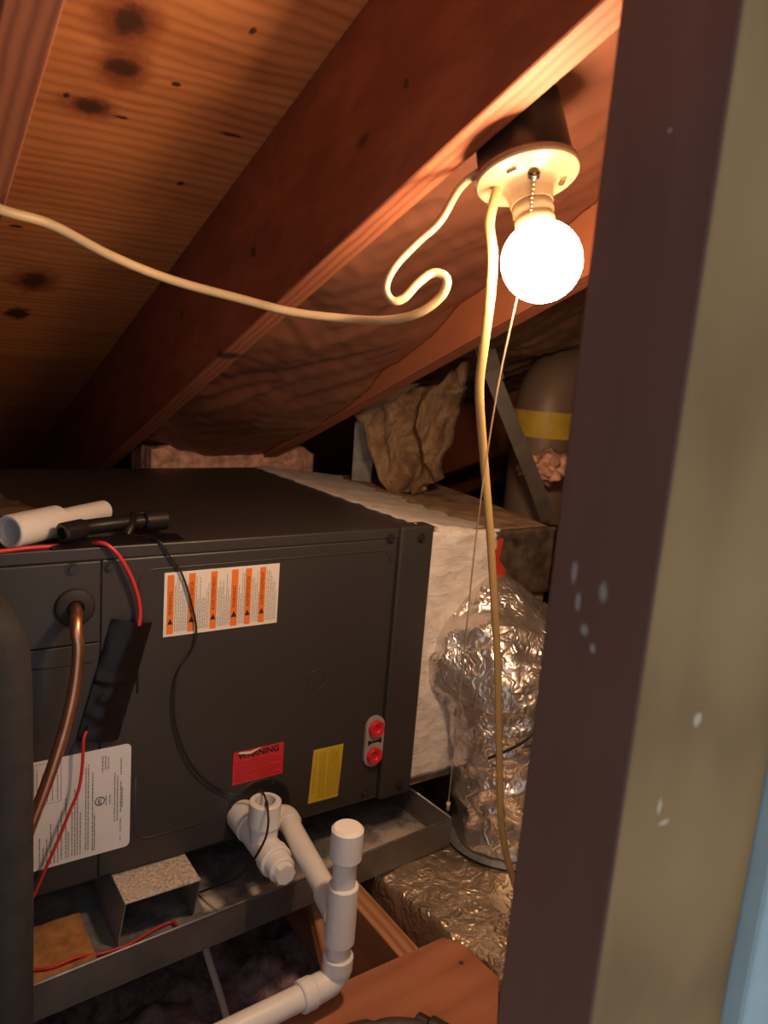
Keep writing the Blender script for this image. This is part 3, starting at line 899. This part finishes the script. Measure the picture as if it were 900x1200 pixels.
# Romex cables at the lamp
wire('electrical_cable', [(-.86, -.19, .955), (-.793, -.222, .947), (-.746, -.223, .934), (-.697, -.209, .929), (-.637, -.207, .907), (-.571, -.208, .890), (-.494, -.226, .877), (-.436, -.243, .868), (-.387, -.279, .865), (-.362, -.335, .865), (-.347, -.377, .874), (-.337, -.404, .893), (-.338, -.412, .911), (-.349, -.402, .916), (-.364, -.397, .904), (-.377, -.391, .887), (-.387, -.384, .883), (-.393, -.378, .896), (-.385, -.379, .918), (-.364, -.386, .945), (-.346, -.402, .97), (-.333, -.414, 1.004), (-.318, -.430, 1.022), (-.30, -.45, 1.035)],
     .0052, 'pale_cable_sheath', 'pale cable swagging under the roof deck to the lamp box', 'cable', r2=.0044, up=(0, 0, 1))
wire('electrical_cable', [(-.312, -.452, 1.03), (-.319, -.458, 1.0), (-.325, -.458, .967), (-.324, -.467, .933), (-.314, -.458, .892), (-.295, -.434, .84), (-.274, -.41, .792), (-.226, -.376, .708), (-.183, -.353, .613), (-.149, -.336, .523), (-.108, -.319, .397), (-.071, -.305, .247), (-.046, -.302, .122), (-.026, -.302, .055), (.0, -.302, -.005), (.03, -.30, -.06), (.06, -.29, -.088)],
     .0054, 'cable_sheath', 'yellow cable hanging from the lamp box down past the foil duct', 'cable', r2=.0034, up=(1, -.6, 0))

# ------------------------------------------------------------------ lamp on the rafter
LC = Vector((-.292, -.473, 1.011))             # centre of the porcelain plate underside
jb = bmesh.new()
lathe(jb, [(0, .102), (.040, .102), (.044, .098), (.0485, .018), (.0485, .010), (0, .010)], 40)
Mx = Matrix.Translation(LC) @ Matrix.Rotation(-SL, 4, 'X')
bmesh.ops.transform(jb, matrix=Mx, verts=jb.verts)
for v in jb.verts: v.co.x = max(v.co.x, -.3312)
tag(link('junction_box', jb, 'black_plastic', None, True, 40), 'round black junction box fixed to the rafter above the bulb', 'junction box')
lf = empty('light_fixture', LC, ROT)
tag(lf, 'porcelain pull-chain lampholder with a glowing round bulb', 'lamp')
def lfp(name, bm, mat, label=None, angle=45):
    o = link(name, bm, mat, lf, True, angle)
    if label: o['label'] = label
    return o
bm = bmesh.new()
lathe(bm, [(0, .010), (.051, .010), (.0535, .008), (.054, .004), (.052, .0005), (.044, -.001), (.030, -.004), (.0255, -.008), (.0235, -.016), (.0220, -.024), (.0215, -.0265), (0, -.0265)], 56)
lfp('canopy', bm, 'porcelain')
bm = bmesh.new()
lathe(bm, [(0, -.026), (.0200, -.026), (.0208, -.028), (.0208, -.037), (.0195, -.039), (.0195, -.041), (.0205, -.043), (.0205, -.047), (.0185, -.049), (0, -.049)], 48)
lfp('socket', bm, 'porcelain')
# pull-chain port: dark opening towards the viewer side of the neck
ca = math.radians(236)
bm = bmesh.new()
prism(bm, stadium(0, 0, .012, .013, 0), (0, .004, 0))
bmesh.ops.transform(bm, matrix=Matrix.Translation((.0275 * math.cos(ca), .0275 * math.sin(ca), -.008)) @ Matrix.Rotation(ca + PI / 2, 4, 'Z') @ Matrix.Rotation(math.radians(-35), 4, 'X'), verts=bm.verts)
lfp('chain_port', bm, 'black_plastic')
for a in (200, 330):
    aa = math.radians(a)
    bm = bmesh.new()
    tube(bm, [(.036 * math.cos(aa - .14), .036 * math.sin(aa - .14), -.0032), (.036 * math.cos(aa + .14), .036 * math.sin(aa + .14), -.0032)], .0034, 10, sub=1)
    lfp('mounting_screw', bm, 'brass')
bm = bmesh.new()
prof = [(0, -.046), (.0165, -.046), (.0175, -.050), (.0195, -.055)]
cz = -.088
for k in range(0, 19):
    a = math.radians(122 - k * (122 + 90) / 18.0)
    prof.append((max(0, .0405 * math.cos(a - 0) if False else .0405 * math.sin(math.radians(38 + k * 142 / 18.0))), cz + .0405 * math.cos(math.radians(38 + k * 142 / 18.0))))
prof[-1] = (0, cz - .0405)
lathe(bm, prof, 48)
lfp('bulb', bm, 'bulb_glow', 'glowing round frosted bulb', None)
# pull chain: beads then string, hanging plumb
pc = empty('pull_chain', (-.31, -.50, 1.0))
tag(pc, 'beaded pull chain with long string hanging from the lampholder', 'pull chain')
port = Mx @ Vector((.0285 * math.cos(ca), .0285 * math.sin(ca), -.010))
bm = bmesh.new()
end = Vector((-.308, -.500, .956))
nb = 16
for k in range(nb):
    t = k / (nb - 1)
    c = port.lerp(end, t) + Vector((0, 0, -.004 * math.sin(PI * t)))
    bmesh.ops.create_icosphere(bm, subdivisions=2, radius=.0018, matrix=Matrix.Translation(c))
o = link('bead_chain', bm, 'brass', pc, True); o.matrix_parent_inverse = Matrix.Translation((.31, .50, -1.0))
bm = bmesh.new()
tube(bm, [end, (-.309, -.495, .90), (-.310, -.48, .80), (-.311, -.472, .665), (-.310, -.470, .5), (-.310, -.470, .312)], .0009, 6, sub=4)
cyl(bm, (-.310, -.470, .316), (-.310, -.470, .306), .0022, 10)
o = link('pull_string', bm, 'string', pc, True); o.matrix_parent_inverse = Matrix.Translation((.31, .50, -1.0))

# ------------------------------------------------------------------ things on the cabinet top
ps = empty('pipe_stub', (-.64, .10, .53))
tag(ps, 'short white PVC pipe stub with coupling lying on the cabinet', 'pipe')
a = Vector((-.706, .020, .5545)); b = Vector((-.548, .147, .5525))
d = (b - a).normalized()
bm = bmesh.new(); collar(bm, a + d * .09, b, .0165, .002, r_in=.0135, depth=.004); o = link('pipe', bm, 'white_pvc', ps, True, 40); o.matrix_parent_inverse = Matrix.Translation((.64, -.10, -.53))
bm = bmesh.new(); collar(bm, a + d * .095, a, .0235, .002, r_in=.0185, depth=.012); o = link('coupling', bm, 'white_pvc', ps, True, 40); o.matrix_parent_inverse = Matrix.Translation((.64, -.10, -.53))
bm = bmesh.new(); cyl(bm, a + d * .0125, a + d * .0115, .0183); o = link('coupling_bore', bm, 'pvc_socket_inside', ps); o.matrix_parent_inverse = Matrix.Translation((.64, -.10, -.53))

fs = empty('float_switch', (-.56, .04, .53))
tag(fs, 'black plastic float switch tee taped down on the cabinet edge', 'switch')
FI = Matrix.Translation((.56, -.04, -.53))
def fsp(name, bm, mat, smooth=True, label=None):
    o = link(name, bm, mat, fs, smooth, 40); o.matrix_parent_inverse = FI
    if label: o['label'] = label
    return o
bm = bmesh.new()
tube(bm, [(-.628, .022, .551), (-.60, .036, .552), (-.56, .046, .553), (-.53, .053, .553), (-.50, .058, .553)], .0115, 20, sub=5)
fsp('switch_body', bm, 'black_plastic')
bm = bmesh.new(); collar(bm, (-.515, .055, .553), (-.478, .061, .553), .0165, .002); fsp('end_cap', bm, 'black_plastic')
bm = bmesh.new(); collar(bm, (-.607, .032, .5515), (-.640, .014, .5505), .0145, .002, r_in=.0085, depth=.01); fsp('open_nozzle', bm, 'black_plastic')
def tf(u, v):
    x = -.655 + .19 * u
    y0, y1 = -.001 + .012 * u, .035 + .02 * u
    y = y0 + (y1 - y0) * v
    z = .5322 + .008 * math.sin(PI * v) * max(0, math.sin(PI * min(1, u * 1.3))) + .0015 * nz((x, y, 0), 50)
    return Vector((x, y, z))
bm = sheet_solid(30, 8, tf, lambda u, v: tf(u, v) - Vector((0, 0, .0014)))
fsp('hold_down_tape', bm, 'black_tape', True, 'wrinkled black tape strip')
bm = bmesh.new()
tube(bm, [(-.545, .030, .541), (-.535, .040, .556), (-.53, .055, .567), (-.525, .07, .556), (-.52, .082, .534)], .006, 8, r2=.0014, sub=4, up=(1, 0, 0))
fsp('tape_loop', bm, 'black_tape')
def pf(u, v):
    x = -.80 + .185 * u * (1 - .3 * v); y = .20 + .22 * v
    return Vector((x, y, .532 + .012 * abs(nz((x, y, 0), 16, 2)) + .008 * abs(nz((x, y, 0), 40, 5))))
tag(link('plastic_film', sheet_solid(20, 20, pf, lambda u, v: pf(u, v) - Vector((0, 0, .0012))), 'plastic_film', None, True), 'crumpled brown plastic film on the cabinet top at left', 'plastic film')

# ------------------------------------------------------------------ things behind the cabinet and plenum
def slab(name, x0, x1, y0, y1, z0, z1, mat, label, seed):
    def top(u, v):
        x = x0 + (x1 - x0) * u; y = y0 + (y1 - y0) * v
        e = min(u, 1 - u, .12) / .12
        return Vector((x, y, z1 - .02 * (1 - e) + .016 * nz((x, y, 0), 16, seed) + .010 * nz((x, y, 0), 44, seed)))
    def bot(u, v):
        x = x0 + (x1 - x0) * u; y = y0 + (y1 - y0) * v
        return Vector((x + .012 * nz((x, y, 3), 20, seed), y, z0))
    return tag(link(name, sheet_solid(60, 16, bot, top), mat, None, True), label, 'insulation')
slab('insulation_batt', -.265, .19, .80, .98, .30, .578, 'pink_fibreglass', 'pinkish fibreglass batt end behind the cabinet top', 2)
def crumple(name, pts, th, mat, label, seed, amp=.03):
    """hanging crumpled batt: quad of 4 corners with folds"""
    P = [Vector(p) for p in pts]
    n = (P[1] - P[0]).cross(P[3] - P[0]).normalized()
    def f(u, v):
        p = (P[0] * (1 - u) + P[1] * u) * (1 - v) + (P[3] * (1 - u) + P[2] * u) * v
        q = p + n * (amp * nz((p.x, p.y, p.z * .6), 9, seed) * 1.4 + amp * .8 * (1 - 2 * abs(nz((p.x, p.y, p.z * .5), 18, seed + 2))) + amp * .2 * nz(p, 50, seed + 5))
        e = min(u, 1 - u, v, 1 - v)
        w = Vector((nz(p, 18, seed + 7), nz(p, 18, seed + 8), nz(p, 18, seed + 9))) * .03
        return q + w * (1 - min(1, e * 6))
    return tag(link(name, sheet_solid(56, 56, f, lambda u, v: f(u, v) + n * th), mat, None, True), label, 'insulation')
crumple('insulation_batt', [(.285, .50, .515), (.330, .40, .515), (.405, .385, .84), (.228, .56, .71)], .05, 'fibreglass', 'crumpled brown batt sagging above the plenum', 11, .04)
blob('insulation_tuft', (.50, .22, .60), (.05, .05, .035), 'pink_fibreglass', None, .5, 9, 4)
bpy.data.objects['insulation_tuft']['label'] = 'small orange tuft of insulation below the yellow-banded duct'
bpy.data.objects['insulation_tuft']['category'] = 'insulation'

def strap(name, pts, wdt, mat, label, wdir, th=.0015):
    bm = bmesh.new()
    wv = Vector(wdir).normalized() * wdt / 2
    P = [Vector(p) for p in pts]
    tdir = Vector((.56, .81, -.19)) * th
    for lo, hi in ((0, 1),):
        A = [bm.verts.new(p - wv) for p in P]; B = [bm.verts.new(p + wv) for p in P]
        A2 = [bm.verts.new(p - wv + tdir) for p in P]; B2 = [bm.verts.new(p + wv + tdir) for p in P]
        k = len(P)
        for i in range(k - 1):
            bm.faces.new([A[i], B[i], B[i + 1], A[i + 1]]); bm.faces.new([A2[i], A2[i + 1], B2[i + 1], B2[i]])
            bm.faces.new([A[i], A[i + 1], A2[i + 1], A2[i]]); bm.faces.new([B[i], B2[i], B2[i + 1], B[i + 1]])
        bm.faces.new([A[0], A2[0], B2[0], B[0]]); bm.faces.new([A[-1], B[-1], B2[-1], A2[-1]])
    return tag(link(name, bm, mat), label, 'strap')
strap('hanger_strap', [(.229, .606, .50), (.227, .603, .56), (.214, .585, .664), (.182, .495, .714), (.072, .216, .778)], .052, 'galvanised', 'bent galvanised hanger strap standing at the plenum back edge', (1, -.6, 0.15))
strap('hanger_strap', [(.250, .215, .885), (.282, .202, .817), (.336, .158, .684), (.375, .128, .59), (.41, .103, .50)], .034, 'dull_steel', 'long dark diagonal strap crossing behind the yellow cable', (1, -.55, .4))
strap('hanger_strap', [(.283, .232, .890), (.318, .212, .800)], .026, 'dull_steel', 'short strap end beside the long diagonal strap', (1, -.55, .4))
# sheet-metal duct elbow with yellow tape
gd = empty('metal_duct', (.66, .31, .55))
tag(gd, 'grey round duct elbow with a yellow tape band beside the post', 'duct')
GI = Matrix.Translation((-.66, -.31, -.55))
bm = bmesh.new()
tube(bm, [(.60, .33, .45), (.60, .33, .6), (.60, .33, .70), (.615, .335, .765), (.66, .34, .81), (.76, .345, .83)], .085, 40, sub=6)
o = link('duct_wall', bm, 'grey_duct', gd, True, 50); o.matrix_parent_inverse = GI
bm = bmesh.new(); tube(bm, [(.60, .33, .665), (.60, .33, .73)], .087, 40, sub=1)
o = link('tape_band', bm, 'yellow_tape', gd, True, 50); o.matrix_parent_inverse = GI; o['label'] = 'yellow tape band'

# hammer lying on the plywood board
hm = empty('hammer', (-.26, -.41, -.08))
tag(hm, 'dark hammer lying on the plywood at the bottom edge', 'hammer')
HI = Matrix.Translation((.26, .41, .08))
bm = bmesh.new()
tube(bm, [(-.255, -.416, -.068), (-.285, -.402, -.068), (-.315, -.385, -.066), (-.36, -.372, -.066), (-.42, -.368, -.067), (-.5, -.375, -.067)], lambda t: .0085 + .006 * math.sin(PI * min(1, t * 2.2)) if t < .45 else .0125, 16, sub=5)
o = link('handle', bm, 'hammer_grip', hm, True); o.matrix_parent_inverse = HI
bm = bmesh.new()
collar(bm, (-.2535, -.414, -.067), (-.239, -.446, -.067), .0145, .002)
collar(bm, (-.262, -.396, -.067), (-.2535, -.414, -.067), .010, .002)
tube(bm, [(-.242, -.440, -.067), (-.225, -.471, -.068), (-.205, -.491, -.073)], lambda t: .011 - .008 * t, 14, sub=4)
o = link('hammer_head', bm, 'hammer_steel', hm, True, 40); o.matrix_parent_inverse = HI
